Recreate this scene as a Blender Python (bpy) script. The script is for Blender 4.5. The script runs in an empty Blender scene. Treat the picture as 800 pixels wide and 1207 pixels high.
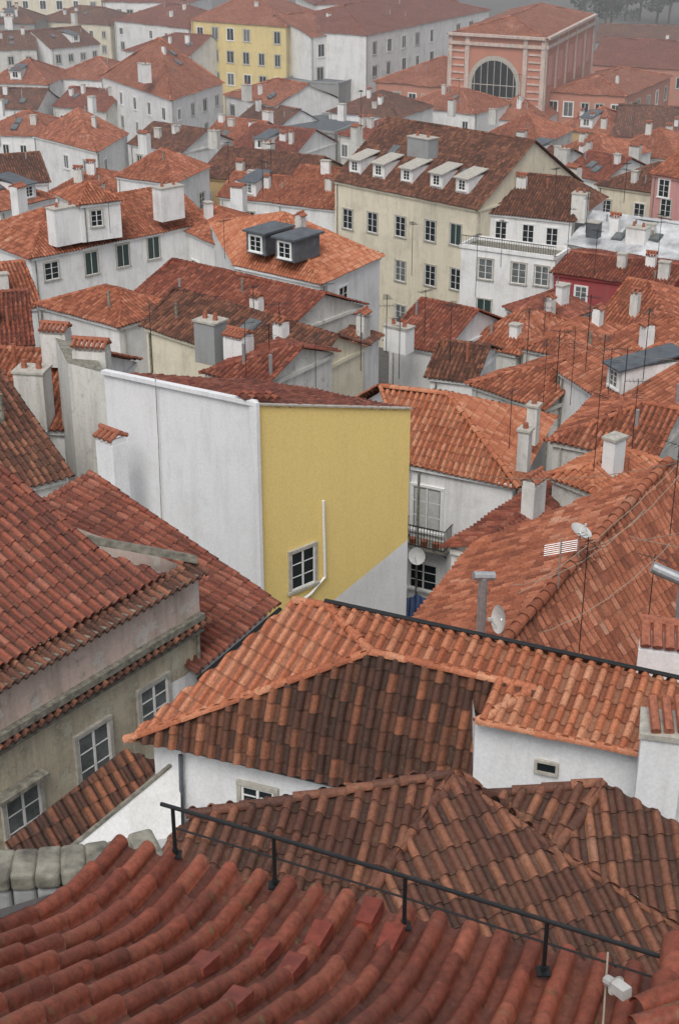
import bpy, math, random
import numpy as np
from mathutils import Vector as V
random.seed(7); RS=np.random.RandomState(5)
CZ=45.0; F=1676.4; PT=math.radians(25); cp=math.cos(PT); sp=math.sin(PT)
CAM=V((0,0,CZ)); Z=V((0,0,1))
scene=bpy.context.scene
# ------------------------------------------------ survey helpers (camera matching -> world metres)
def ray(u,v):
    a=u-400.0;b=603.5-v
    return V((a,F*cp+b*sp,-F*sp+b*cp))
def P(u,v,D):
    r=ray(u,v); return CAM+r*(-D/r.z)
def plane3(a,b,c):
    n=(b-a).cross(c-a).normalized()
    if n.z<0:n=-n
    return (a,n)
def hit(u,v,pl):
    r=ray(u,v); return CAM+r*((pl[0]-CAM).dot(pl[1])/r.dot(pl[1]))
def hz(v): 
    w=V((v.x,v.y,0)); return w.normalized()
def away(a,b):
    d=hz(b-a); q=V((-d.y,d.x,0)); m=(a+b)/2-CAM
    return q if q.x*m.x+q.y*m.y>0 else -q
def splane(a,b,s):
    h=away(a,b); n=(b-a).cross(h+Z*s).normalized()
    if n.z<0:n=-n
    return (a,n)
GY=[0,20,40,60,100,130,300,6000]; GD=[15,22,27,31,38.5,42,46,46]
def ground_drop(y): return float(np.interp(y,GY,GD))
# ------------------------------------------------ materials
MATS={}
def nd(nt,t,**k):
    n=nt.nodes.new(t)
    for a,b in k.items(): setattr(n,a,b)
    return n
def newmat(name):
    m=bpy.data.materials.new(name); m.use_nodes=True
    nt=m.node_tree; b=nt.nodes['Principled BSDF']; return m,nt,b
def math_(nt,op,a,b=None,c=None):
    n=nd(nt,'ShaderNodeMath',operation=op)
    for i,x in enumerate((a,b,c)):
        if x is None: continue
        if isinstance(x,(int,float)): n.inputs[i].default_value=x
        else: nt.links.new(x,n.inputs[i])
    return n.outputs[0]
def mixc(nt,f,a,b,mode='MIX'):
    n=nd(nt,'ShaderNodeMix',data_type='RGBA',blend_type=mode)
    for i,x in ((0,f),(6,a),(7,b)):
        if isinstance(x,(int,float)): n.inputs[i].default_value=x
        elif isinstance(x,tuple): n.inputs[i].default_value=(*x,1)
        else: nt.links.new(x,n.inputs[i])
    return n.outputs[2]
def noise(nt,vec,scale,detail=4,rough=.6):
    n=nd(nt,'ShaderNodeTexNoise'); n.inputs['Scale'].default_value=scale
    n.inputs['Detail'].default_value=detail; n.inputs['Roughness'].default_value=rough
    if vec is not None: nt.links.new(vec,n.inputs['Vector'])
    return n.outputs['Fac']
def ramp(nt,f,stops):
    n=nd(nt,'ShaderNodeValToRGB'); e=n.color_ramp.elements
    while len(e)<len(stops): e.new(.5)
    for el,(p,c) in zip(e,stops):
        el.position=p; el.color=(*c,1) if isinstance(c,tuple) else (c,c,c,1)
    nt.links.new(f,n.inputs[0]); return n.outputs[0]
def tilemat(name,stops,shift=0.0,dirt=.5,moss=.1,rough=.72,chan=.45):
    if name in MATS: return MATS[name]
    m,nt,b=newmat(name)
    uv=nd(nt,'ShaderNodeUVMap').outputs[0]; pos=nd(nt,'ShaderNodeNewGeometry').outputs['Position']
    s=nd(nt,'ShaderNodeSeparateXYZ'); nt.links.new(uv,s.inputs[0])
    fu=math_(nt,'FLOOR',s.outputs[0]); fv=math_(nt,'FLOOR',s.outputs[1])
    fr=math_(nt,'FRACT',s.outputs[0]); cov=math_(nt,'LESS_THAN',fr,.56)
    c=nd(nt,'ShaderNodeCombineXYZ'); nt.links.new(fu,c.inputs[0]); nt.links.new(fv,c.inputs[1]); nt.links.new(cov,c.inputs[2])
    w=nd(nt,'ShaderNodeTexWhiteNoise',noise_dimensions='3D'); nt.links.new(c.outputs[0],w.inputs[0])
    big=noise(nt,pos,.35,4,.6)
    x=math_(nt,'MULTIPLY_ADD',w.outputs[0],.62,shift-.13)
    x=math_(nt,'MULTIPLY_ADD',big,.68,x)
    col=ramp(nt,x,stops)
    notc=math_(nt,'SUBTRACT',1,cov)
    col=mixc(nt,math_(nt,'MULTIPLY',notc,chan),col,(.045,.027,.021))  # channels darkened: groove dirt plus shade between barrels put into the colour
    gr=ramp(nt,noise(nt,pos,1.3,9,.75),[(.44,0),(.68,1)])
    col=mixc(nt,math_(nt,'MULTIPLY',gr,dirt),col,(.07,.045,.036))
    fine=ramp(nt,noise(nt,pos,20,6,.75),[(.3,.55),(.7,1.35)])
    col=mixc(nt,1.0,col,fine,'MULTIPLY')
    li=ramp(nt,noise(nt,pos,6,8,.82),[(.57,0),(.66,1)])
    col=mixc(nt,math_(nt,'MULTIPLY',li,.22),col,(.28,.20,.155))
    ms=ramp(nt,noise(nt,pos,11,6,.75),[(.58,0),(.65,1)])
    patch=ramp(nt,noise(nt,pos,.9,3,.5),[(.45,0),(.6,1)])
    col=mixc(nt,math_(nt,'MULTIPLY',math_(nt,'MULTIPLY',ms,patch),moss),col,(.16,.155,.06))
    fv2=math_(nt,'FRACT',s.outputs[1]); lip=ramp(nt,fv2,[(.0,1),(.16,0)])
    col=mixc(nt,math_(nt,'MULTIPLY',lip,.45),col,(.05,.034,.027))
    nt.links.new(col,b.inputs['Base Color'])
    rg=math_(nt,'MULTIPLY_ADD',gr,.2,rough-.1); nt.links.new(rg,b.inputs['Roughness'])
    b.inputs['Specular IOR Level'].default_value=.35
    bp=nd(nt,'ShaderNodeBump'); bp.inputs['Strength'].default_value=.45; bp.inputs['Distance'].default_value=.012
    nt.links.new(noise(nt,pos,38,6,.75),bp.inputs['Height']); nt.links.new(bp.outputs[0],b.inputs['Normal'])
    MATS[name]=m; return m
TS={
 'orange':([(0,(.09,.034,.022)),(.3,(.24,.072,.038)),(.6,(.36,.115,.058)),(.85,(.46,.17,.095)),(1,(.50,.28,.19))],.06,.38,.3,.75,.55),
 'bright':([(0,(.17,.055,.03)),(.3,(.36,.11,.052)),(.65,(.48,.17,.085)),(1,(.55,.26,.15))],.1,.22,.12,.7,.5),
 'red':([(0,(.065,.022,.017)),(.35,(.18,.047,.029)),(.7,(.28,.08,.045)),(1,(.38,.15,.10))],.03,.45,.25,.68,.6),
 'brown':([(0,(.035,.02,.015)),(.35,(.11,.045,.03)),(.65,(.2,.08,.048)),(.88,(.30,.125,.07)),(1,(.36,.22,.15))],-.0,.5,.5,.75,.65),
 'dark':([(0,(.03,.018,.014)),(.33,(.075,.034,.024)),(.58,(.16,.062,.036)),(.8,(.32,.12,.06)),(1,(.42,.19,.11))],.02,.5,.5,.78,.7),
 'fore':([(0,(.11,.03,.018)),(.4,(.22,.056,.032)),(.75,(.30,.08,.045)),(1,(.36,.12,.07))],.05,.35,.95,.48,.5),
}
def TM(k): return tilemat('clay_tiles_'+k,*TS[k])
def stucco(name,col,dirt=.35,dcol=(.20,.175,.14)):
    if name in MATS: return MATS[name]
    m,nt,b=newmat(name)
    pos=nd(nt,'ShaderNodeNewGeometry').outputs['Position']
    mp=nd(nt,'ShaderNodeMapping'); mp.inputs['Scale'].default_value=(1,1,.13); nt.links.new(pos,mp.inputs[0])
    streak=ramp(nt,noise(nt,mp.outputs[0],1.8,8,.75),[(.48,0),(.74,1)])
    blot=ramp(nt,noise(nt,pos,.55,8,.7),[(.48,0),(.68,1)])
    c=mixc(nt,math_(nt,'MULTIPLY',streak,dirt),col,dcol)
    c=mixc(nt,math_(nt,'MULTIPLY',blot,dirt*.7),c,dcol)
    if dirt>.5:
        pt=ramp(nt,noise(nt,pos,1.1,9,.7),[(.55,0),(.57,1)])
        c=mixc(nt,math_(nt,'MULTIPLY',pt,.55),c,tuple(min(.62,x*1.35) for x in col))
        dk=ramp(nt,noise(nt,pos,2.3,9,.8),[(.56,0),(.66,1)])
        c=mixc(nt,math_(nt,'MULTIPLY',dk,.5),c,(.11,.10,.075))
    fine=ramp(nt,noise(nt,pos,14,5,.7),[(.3,.88),(.7,1.06)])
    c=mixc(nt,1.0,c,fine,'MULTIPLY')
    nt.links.new(c,b.inputs['Base Color']); b.inputs['Roughness'].default_value=.9; b.inputs['Specular IOR Level'].default_value=.2
    bp=nd(nt,'ShaderNodeBump'); bp.inputs['Strength'].default_value=.4; bp.inputs['Distance'].default_value=.025
    nt.links.new(noise(nt,pos,5,9,.72),bp.inputs['Height']); nt.links.new(bp.outputs[0],b.inputs['Normal'])
    MATS[name]=m; return m
def simple(name,col,rough=.6,metal=0,var=.15,sc=5,spec=.5):
    if name in MATS: return MATS[name]
    m,nt,b=newmat(name); pos=nd(nt,'ShaderNodeNewGeometry').outputs['Position']
    f=ramp(nt,noise(nt,pos,sc,6,.65),[(.3,1-var),(.7,1+var)])
    nt.links.new(mixc(nt,1.0,col,f,'MULTIPLY'),b.inputs['Base Color'])
    b.inputs['Roughness'].default_value=rough; b.inputs['Metallic'].default_value=metal; b.inputs['Specular IOR Level'].default_value=spec
    MATS[name]=m; return m
WALLS={'white':((.80,.80,.79),.34),'cleanwhite':((.80,.81,.82),.20),'oldwhite':((.66,.65,.61),.6),'cream':((.75,.69,.54),.35),
 'yellow':((.88,.68,.26),.14),'beige':((.55,.49,.37),.8),'yellow2':((.76,.61,.28),.25),'pink':((.58,.30,.28),.2),'crimson':((.33,.065,.07),.2),
 'terracotta':((.52,.23,.16),.3),'grey':((.32,.33,.33),.5),'pinkwhite':((.62,.49,.43),.7),'ochre':((.54,.37,.18),.3)}
def WMt(k): return stucco('stucco_'+k,*WALLS[k],*(((.60,.44,.18),) if k=='yellow' else ()))
def M(k):
    if k in WALLS: return WMt(k)
    if k in TS: return TM(k)
    return {'stone':lambda:simple('weathered_stone',(.20,.19,.155),.85,0,.6,6),
     'lightstone':lambda:simple('pale_stone',(.42,.40,.35),.8,0,.3,6),
     'frame':lambda:simple('white_paint',(.76,.76,.74),.5,0,.1,8),
     'glass':lambda:simple('window_glass',(.018,.024,.027),.25,0,.3,2,.25),
     'curtain':lambda:simple('curtain_glass',(.13,.14,.14),.35,0,.4,3,.3),
     'green':lambda:simple('green_shutter_paint',(.025,.05,.045),.5,0,.2,5),
     'black':lambda:simple('black_iron',(.018,.02,.022),.5,.3,.2,9),
     'steel':lambda:simple('galvanised_steel',(.5,.51,.52),.4,.7,.2,9),
     'zinc':lambda:simple('zinc_sheet',(.12,.135,.15),.55,.3,.3,2),
     'silver':lambda:simple('silver_roof_coating',(.45,.46,.47),.65,0,.5,.6),
     'dish':lambda:simple('dish_paint',(.5,.5,.48),.5,0,.15,6),
     'blue':lambda:simple('blue_tarpaulin',(.02,.05,.14),.5,0,.3,5),
     'clay':lambda:simple('plain_clay',(.30,.105,.06),.8,0,.45,12),
     'darkclay':lambda:simple('red_vent_clay',(.19,.042,.027),.5,0,.35,12),
     'cable':lambda:simple('pale_cable',(.30,.26,.20),.7,0,.2,12),
     'street':lambda:simple('cobble_street',(.10,.095,.09),.9,0,.4,3),
     'leaf':lambda:simple('foliage_dark',(.035,.05,.03),.8,0,.3,2),
     'leaf2':lambda:simple('foliage_mid',(.07,.085,.05),.8,0,.3,2),
     'trunk':lambda:simple('bark',(.08,.06,.045),.9,0,.3,4),
     }[k]()
# ------------------------------------------------ mesh builders
def link(o,parent=None,c=None):
    scene.collection.objects.link(o)
    if parent is not None:
        o.parent=parent; o.location=c-V(parent['c'])
    else: o.location=c
    o['c']=tuple(c)
class MB:
    def __init__(s): s.v=[];s.f=[];s.m=[];s.ms=[]
    def mi(s,k):
        if k not in s.ms: s.ms.append(k)
        return s.ms.index(k)
    def poly(s,pts,k):
        i=len(s.v); s.v+= [tuple(p) for p in pts]; s.f.append(tuple(range(i,i+len(pts)))); s.m.append(s.mi(k))
    def box(s,c,X,Y,Zz,k):
        i=len(s.v)
        for a in(-1,1):
            for b in(-1,1):
                for d in(-1,1): s.v.append(tuple(c+X*a+Y*b+Zz*d))
        for q in((0,1,3,2),(4,6,7,5),(0,4,5,1),(2,3,7,6),(0,2,6,4),(1,5,7,3)):
            s.f.append(tuple(i+j for j in q)); s.m.append(s.mi(k))
    def tube(s,pts,r,k,n=6,r2=None):
        r2=r if r2 is None else r2; L=len(pts)
        i0=len(s.v)
        for j,p in enumerate(pts):
            d=(pts[min(j+1,L-1)]-pts[max(j-1,0)]).normalized()
            a=d.cross(Z) if abs(d.z)<.95 else d.cross(V((1,0,0)))
            a.normalize(); b=d.cross(a); rr=r+(r2-r)*j/max(1,L-1)
            for t in range(n):
                q=2*math.pi*t/n; s.v.append(tuple(p+a*(math.cos(q)*rr)+b*(math.sin(q)*rr)))
        for j in range(L-1):
            for t in range(n):
                s.f.append((i0+j*n+t,i0+j*n+(t+1)%n,i0+(j+1)*n+(t+1)%n,i0+(j+1)*n+t)); s.m.append(s.mi(k))
        s.f.append(tuple(i0+t for t in range(n))[::-1]); s.m.append(s.mi(k))
        s.f.append(tuple(i0+(L-1)*n+t for t in range(n))); s.m.append(s.mi(k))
    def dish(s,c,N,r,k):
        N=N.normalized(); a=N.cross(Z).normalized(); b=N.cross(a)
        i0=len(s.v); R=[0,.35,.7,1]
        for q in R:
            for t in range(16):
                th=t*math.pi/8; s.v.append(tuple(c+a*(math.cos(th)*q*r)+b*(math.sin(th)*q*r)+N*(q*q*r*.28)))
        for j in range(3):
            for t in range(16):
                s.f.append((i0+j*16+t,i0+j*16+(t+1)%16,i0+j*16+16+(t+1)%16,i0+j*16+16+t)); s.m.append(s.mi(k))
        s.tube([c-N*.02+b*r*.9,c+N*r*.9],.012,k,5); s.box(c+N*r*.9,a*.03,b*.03,N*.05,k)
    def build(s,name,parent=None):
        if not s.v: return None
        A=np.array(s.v); c=V((A.min(0)+A.max(0))/2)
        me=bpy.data.meshes.new(name); me.from_pydata([tuple(q) for q in (A-np.array(c))],[],s.f)
        for k in s.ms: me.materials.append(M(k))
        me.polygons.foreach_set('material_index',s.m); me.update()
        o=bpy.data.objects.new(name,me); link(o,parent,c); return o
PROF={0:[0,.02,.06,.12,.20,.28,.36,.44,.50,.54,.56,.64,.72,.80,.90],1:[0,.05,.16,.28,.40,.51,.56,.67,.78,.9],2:[0,.1,.28,.46,.56,.78],3:[0]}
def prof(x,pitch):
    A=.36*pitch;B=.10*pitch
    return np.where(x<.56,A*np.sqrt(np.clip(1-((x-.28)/.28)**2,0,1)),-B*np.sin(np.pi*np.clip((x-.56)/.44,0,1)))
class RB: # roof builder with uvs
    def __init__(s): s.V=[];s.Q=[];s.UV=[];s.n=0
    def addgrid(s,Vt,UVt,mask_main,smooth=True):
        C,T=Vt.shape[:2]; base=s.n; idx=np.arange(C*T).reshape(C,T)+base
        q=np.stack([idx[:-1,:-1],idx[:-1,1:],idx[1:,1:],idx[1:,:-1]],-1)
        s.V.append(Vt.reshape(-1,3)); s.n+=C*T
        uvf=UVt.reshape(-1,2)
        q=q[mask_main]; s.Q.append(q); s.UV.append(uvf[(q-base).reshape(-1)])
    def facet(s,pts,lod,pitch=.25,row=.38,wob=.03,lift=.024):
        pts=[V(p) for p in pts]; n=V((0,0,0))
        for i in range(len(pts)): 
            a=pts[i];b=pts[(i+1)%len(pts)]; n+=V(((a.y-b.y)*(a.z+b.z),(a.z-b.z)*(a.x+b.x),(a.x-b.x)*(a.y+b.y)))
        n.normalize()
        if n.z<0:n=-n
        d=n*n.z-Z
        if d.length<1e-3: d=V((0,-1,0))
        d.normalize(); a=d.cross(n); O=pts[0]
        S=np.array([(p-O).dot(a) for p in pts]);T=np.array([(p-O).dot(d) for p in pts])
        smin,smax=S.min(),S.max()
        if smax-smin<.05:return
        if lod==3: ss=np.linspace(smin+1e-4,smax-1e-4,24)
        else:
            k0=int(math.floor(smin/pitch));k1=int(math.ceil(smax/pitch))
            ss=(np.arange(k0,k1)[:,None]+np.array(PROF[lod])[None]).reshape(-1)*pitch
            ss=ss[(ss>smin+1e-4)&(ss<smax-1e-4)]; ss=np.concatenate([[smin+1e-4],ss,[smax-1e-4]])
        tmin=np.full(len(ss),1e9);tmax=np.full(len(ss),-1e9)
        for i in range(len(pts)):
            s0,t0,s1,t1=S[i],T[i],S[(i+1)%len(pts)],T[(i+1)%len(pts)]
            if abs(s1-s0)<1e-9: continue
            u=(ss-s0)/(s1-s0); ok=(u>=0)&(u<=1); tt=t0+(t1-t0)*u
            tmin=np.where(ok,np.minimum(tmin,tt),tmin); tmax=np.where(ok,np.maximum(tmax,tt),tmax)
        g=tmax>tmin-1e-6; ss=ss[g];tmin=tmin[g];tmax=tmax[g]
        if len(ss)<2:return
        te=T.max(); R=int(math.ceil((te-T.min())/row))+1
        rows=np.arange(R,0,-1)
        tj=np.stack([te-rows*row,te-(rows-1)*row],1).reshape(-1); lj=np.tile([0,lift],R); rj=np.repeat(rows,2)
        vv=np.stack([-(rows)+.0,-(rows)+.995],1).reshape(-1)
        C=len(ss);Tn=len(tj)
        tt=np.clip(tj[None],tmin[:,None],tmax[:,None])
        fu=ss/pitch; ci=np.floor(fu+1e-6).astype(int); x=fu-ci; x=np.clip(x,0,.9999)
        h=np.zeros((C,Tn)); lat=np.zeros((C,Tn))
        if lod<3:
            h+=prof(x,pitch)[:,None]; h+=lj[None]
            cm=ci-ci.min(); J=RS.uniform(-1,1,(cm.max()+1,R+1,3))
            cover=(x<.56)[:,None]
            h+=np.where(cover,J[cm][:,rj,0]*.009,0); lat+=np.where(cover&(x>0)[:,None],J[cm][:,rj,1]*.010,0)
        p1,p2=RS.uniform(0,6,2)
        h+=wob*np.sin(ss*.8+p1)[:,None]*np.sin(tt*.9+p2)+wob*.5*np.sin(ss*2.3+p2)[:,None]
        lat=lat+.02*np.sin(tt*1.7+p1)
        a_,d_,n_,O_=map(np.array,(a,d,n,O))
        Vt=O_+(ss[:,None]+lat)[...,None]*a_+tt[...,None]*d_+h[...,None]*n_
        off=RS.randint(0,500,2)
        UVt=np.stack([np.repeat((ci+np.minimum(x,.999))[:,None],Tn,1)+off[0],np.repeat(vv[None],C,0)+off[1]],-1)
        dt=np.abs(tt[:,1:]-tt[:,:-1]); nz=(dt>1e-5); main=(nz[:-1]|nz[1:])
        par=np.zeros(Tn-1,bool); par[0::2]=True
        s.addgrid(Vt,UVt,main&par[None])
        if lod<3:
            inn=(tt>tmin[:,None]+1e-5)&(tt<tmax[:,None]-1e-5)
            ii=inn[:-1,:-1]&inn[1:,:-1]&~par[None]
            s.addgrid(Vt,UVt*[1,1],ii)
            last=Vt[:,-1]; low=last-n_*(.05); e=np.stack([last,low],1); ue=np.stack([UVt[:,-1],UVt[:,-1]],1)
            s.addgrid(e,ue,np.ones((C-1,1),bool))
    def cap(s,p0,p1,r=.11,L=.38,seg=6):
        d=p1-p0
        if d.length<.2:return
        n=max(1,int(d.length/L)); d2=d/n; dn=d.normalized(); a=dn.cross(Z).normalized(); b=a.cross(dn)
        if b.z<0:b=-b
        if dn.z>0:
            p0,p1=p1,p0; d2=-d2; dn=-dn
        for k in range(n):
            c0=p0+d2*k; c1=p0+d2*(k+1.08); j=random.uniform(-.018,.018); th=np.linspace(-.15,math.pi+.15,seg+1)
            G=[]
            for c,rr,li in((c0,r*.86,0.0),(c1,r*1.08,.012)):
                G.append([tuple(c+a*(math.cos(t)*rr+j)+b*(math.sin(t)*rr+li)) for t in th])
            G=np.array(G).transpose(1,0,2); o=RS.randint(0,900)
            uv=np.zeros((seg+1,2,2)); uv[...,0]=o+.3; uv[:,0,1]=k+.2; uv[:,1,1]=k+.95
            s.addgrid(G,uv,np.ones((seg,1),bool))
            e=np.array([[tuple(V(q)),tuple(c1+b*0.0)] for q in G[:,1]]); s.addgrid(e,uv*0+[o+.7,3.5],np.ones((seg,1),bool))
    def build(s,name,mat,parent=None,extra=None):
        Vv=np.concatenate(s.V);Q=np.concatenate(s.Q);U=np.concatenate(s.UV)
        c=V((Vv.min(0)+Vv.max(0))/2); Vv=Vv-np.array(c)
        me=bpy.data.meshes.new(name); me.vertices.add(len(Vv)); me.vertices.foreach_set('co',Vv.astype(np.float32).ravel())
        me.loops.add(Q.size); me.loops.foreach_set('vertex_index',Q.astype(np.int32).ravel())
        me.polygons.add(len(Q)); me.polygons.foreach_set('loop_start',np.arange(0,Q.size,4,dtype=np.int32))
        me.polygons.foreach_set('use_smooth',np.ones(len(Q),bool))
        uvl=me.uv_layers.new(name='UVMap'); uvl.data.foreach_set('uv',U.astype(np.float32).ravel())
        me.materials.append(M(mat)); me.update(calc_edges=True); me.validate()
        o=bpy.data.objects.new(name,me); link(o,parent,c); return o
def lod_for(p):
    d=(p-CAM).length
    return 0 if d<32 else 1 if d<75 else 2 if d<200 else 3
# ------------------------------------------------ windows / parts
def window(mb,O,T,N,w,h,style='sash'):
    far=(O-CAM).length>150; k=.10 if not far else .14
    def bx(x,z,hx,hz_,off,th,m): mb.box(O+T*x+Z*z+N*off,T*hx,N*th,Z*hz_,m)
    g='curtain' if random.random()<.25 else 'glass'
    if style=='shutter': g='green'
    bx(0,0,w/2,h/2,.012,.012,g)
    sm='lightstone' if style!='white' else 'frame'
    bx(0,h/2+k/2,w/2+k,k/2,.04,.045,sm); bx(0,-h/2-k/2,w/2+k+.05,k/2,.05,.065,sm)
    bx(-w/2-k/2,0,k/2,h/2,.035,.04,sm); bx(w/2+k/2,0,k/2,h/2,.035,.04,sm)
    f=.05 if not far else .06
    if style=='shutter': f=.03
    bx(0,h/2-f/2,w/2,f/2,.03,.02,'frame');bx(0,-h/2+f/2,w/2,f/2,.03,.02,'frame')
    for q in(-1,1): bx(q*(w/2-f/2),0,f/2,h/2-f,.03,.02,'frame')
    bx(0,0,f*.6,h/2-f,.032,.02,'frame')
    if not far and style!='shutter':
        for zz in(h/6,-h/6):
            for q in(-1,1): bx(q*w/4,zz,w/4-f,.013,.026,.014,'frame')
def chimney(mb,top,w,d,h,T,wall='white',style='slab'):
    N=V((T.y,-T.x,0)); c=top-Z*(h/2)
    mb.box(c,T*(w/2),N*(d/2),Z*(h/2),wall)
    if style=='slab':
        mb.box(top+Z*.04,T*(w/2+.06),N*(d/2+.06),Z*.045,'lightstone')
        if w>1:
            for q in(-.25,.25): mb.tube([top+T*(q*w)+Z*.08,top+T*(q*w)+Z*.42],.13,'clay',7,.10)
    else:
        for q in(-1,1): mb.box(top+T*(q*(w/2-.06))+Z*.1,T*.05,N*(d/2-.02),Z*.1,wall)
        n=max(2,int(w/.18)); 
        for i in range(n):
            x=-w/2-.05+(i+.5)*(w+.1)/n
            for q in(-1,1):
                mb.tube([top+T*x+Z*.38,top+T*x+N*(q*(d/2+.1))+Z*.2],.08,'clay',6)
        mb.tube([top-T*(w/2+.08)+Z*.42,top+T*(w/2+.08)+Z*.42],.09,'clay',7)
def house(name,E1,E2,E3=None,W=None,E4=None,D=25,base=None,s=.5,ax='a',hips=(1,1),wall='white',roof='orange',inset=.25,
          wins=(),grids=(),dorm=(),chims=(),lod=None,pitch=.25,vents=2,sky=0):
    c1=P(*E1,D);c2=P(*E2,D)
    if E3: c3=P(*E3,D)
    else: c3=c2+away(c1,c2)*W
    c4=P(*E4,D) if E4 else c1+(c3-c2)
    C=[c1,c2,c3,c4]; ctr=(c1+c2+c3+c4)/4
    bz=CZ-(base if base else ground_drop(max(ctr.y,1))+1)
    e12=hz(c2-c1);e23=hz(c3-c2);e43=hz(c3-c4);e14=hz(c4-c1)
    w=[c1+e12*inset+e14*inset,c2-e12*inset+e23*inset,c3-e43*inset-e23*inset,c4+e43*inset-e14*inset]
    if lod is None: lod=lod_for(ctr)
    mb=MB(); ez=c1.z
    for i in range(4):
        a=w[i];b=w[(i+1)%4]; mb.poly([V((a.x,a.y,bz)),V((b.x,b.y,bz)),V((b.x,b.y,ez)),V((a.x,a.y,ez))],wall)
    res=dict(w=w,C=C,ez=ez)
    if s>0:
        if ax=='a': q=[c1,c2,c3,c4]; ww=w
        else: q=[c2,c3,c4,c1]; ww=[w[1],w[2],w[3],w[0]]
        m1=(q[3]+q[0])/2; m2=(q[1]+q[2])/2; wd=((q[0]-q[3]).length+(q[1]-q[2]).length)/4
        L=(m2-m1).length; h1,h2=hips
        i1=min(h1*wd,L*.5 if h2 else L*.9); i2=min(h2*wd,L*.5 if h1 else L*.9); rd=(m2-m1).normalized()
        r1=m1+rd*i1+Z*(s*wd); r2=m2-rd*i2+Z*(s*wd)
        rb=RB(); kw=dict(lod=lod,pitch=pitch,wob=.05 if lod<3 else .1)
        rb.facet([q[0],q[1],r2,r1],**kw); rb.facet([q[2],q[3],r1,r2],**kw)
        for hh,A,B,r,wa,wb in((h2,q[1],q[2],r2,ww[1],ww[2]),(h1,q[3],q[0],r1,ww[3],ww[0])):
            if hh>0:
                if (r-(A+B)/2).length>.3: rb.facet([A,B,r],**kw)
                rb.cap(A,r,.11 if lod<3 else .16,.4 if lod<3 else .8,6 if lod<2 else 4);rb.cap(B,r,.11 if lod<3 else .16,.4 if lod<3 else .8,6 if lod<2 else 4)
            else:
                t=(wa+wb)/2; t=V((t.x,t.y,r.z-.06)); mb.poly([wa,wb,t],wall)
                if lod<3: rb.cap(A+Z*.02,r+Z*.02,.09); rb.cap(B+Z*.02,r+Z*.02,.09)
        rb.cap(r1,r2,.12 if lod<3 else .18,.4 if lod<3 else .8,6 if lod<2 else 4)
        res.update(r1=r1,r2=r2,fp=plane3(q[0],q[1],r1 if (r1-q[0]).length>.5 else r2))
    else:
        mb.poly([p-Z*.004 for p in w],'zinc' if roof=='zinc' else 'stone')
        for i in range(4):
            a=w[i];b=w[(i+1)%4]; t=(b-a).normalized(); n=V((t.y,-t.x,0))
            mb.box((a+b)/2+Z*.15,t*((b-a).length/2+.1),n*.1,Z*.15,wall)
    for i in range(4):
        a=w[i];b=w[(i+1)%4]; t=(b-a).normalized(); n=V((t.y,-t.x,0))
        if n.dot((a+b)/2-ctr)<0:n=-n
        if s>0 and lod<3: mb.box((a+b)/2+n*.07-Z*.12,t*((b-a).length/2-.01),n*.068,Z*.09,wall)
        if s>0 and ctr.y>50: mb.tube([a+t*.35+n*.08-Z*.2,V((a.x,a.y,bz))+t*.35+n*.08],.05,'stone' if random.random()<.6 else 'lightstone',5)
    par=mb.build(name)
    if s>0: rb.build('tile_roof',roof,par)
    wm=MB()
    def side(i):
        a=w[i];b=w[(i+1)%4];t=(b-a).normalized();n=V((t.y,-t.x,0))
        if n.dot((a+b)/2-ctr)<0:n=-n
        return a,b,t,n
    for q in wins:
        i,u,v,ww_,hh=q[:5]; a,b,t,n=side(i); window(wm,hit(u,v,(a,n)),t,n,ww_,hh,q[5] if len(q)>5 else 'sash')
    for q in grids:
        i,nn,drops,ww_,hh=q[:5]; a,b,t,n=side(i)
        for dd in drops:
            for k in range(nn):
                if random.random()<.1: continue
                O=a+(b-a)*((k+.5+random.uniform(-.06,.06))/nn); O=V((O.x,O.y,ez-dd)); window(wm,O,t,n,ww_*random.choice([1,1,.9,.8]),hh*random.choice([1,1,.85]),random.choice(['sash','white']))
    wm.build('windows',par)
    if s>0 and (vents or sky) and ctr.y>45:
        vm=MB(); q0,q1=((c1,c2) if ax=='a' else (c2,c3)); nrm=res['fp'][1]; X=hz(q1-q0); Y=nrm.cross(X)
        for i in range(vents):
            k=random.uniform(.1,.9); g=random.uniform(.25,.85); p=q0.lerp(q1,k).lerp(r1.lerp(r2,k),g)
            if random.random()<.5: vm.tube([p-Z*.2,p+Z*random.uniform(.5,1.1)],.09,random.choice(['clay','steel','stone']),7,.08)
            else: chimney(vm,p+Z*random.uniform(.6,1.3),random.uniform(.5,.9),.5,1.8,X,random.choice(['white','oldwhite']),random.choice(['slab','tiles']))
        for i in range(sky):
            k=random.uniform(.2,.8); g=random.uniform(.3,.7); p=q0.lerp(q1,k).lerp(r1.lerp(r2,k),g)+nrm*.08
            vm.box(p,X*.45,Y*.6,nrm*.08,'zinc'); vm.box(p+nrm*.09,X*.36,Y*.5,nrm*.02,'curtain')
        vm.build('roof_vents',par)
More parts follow.
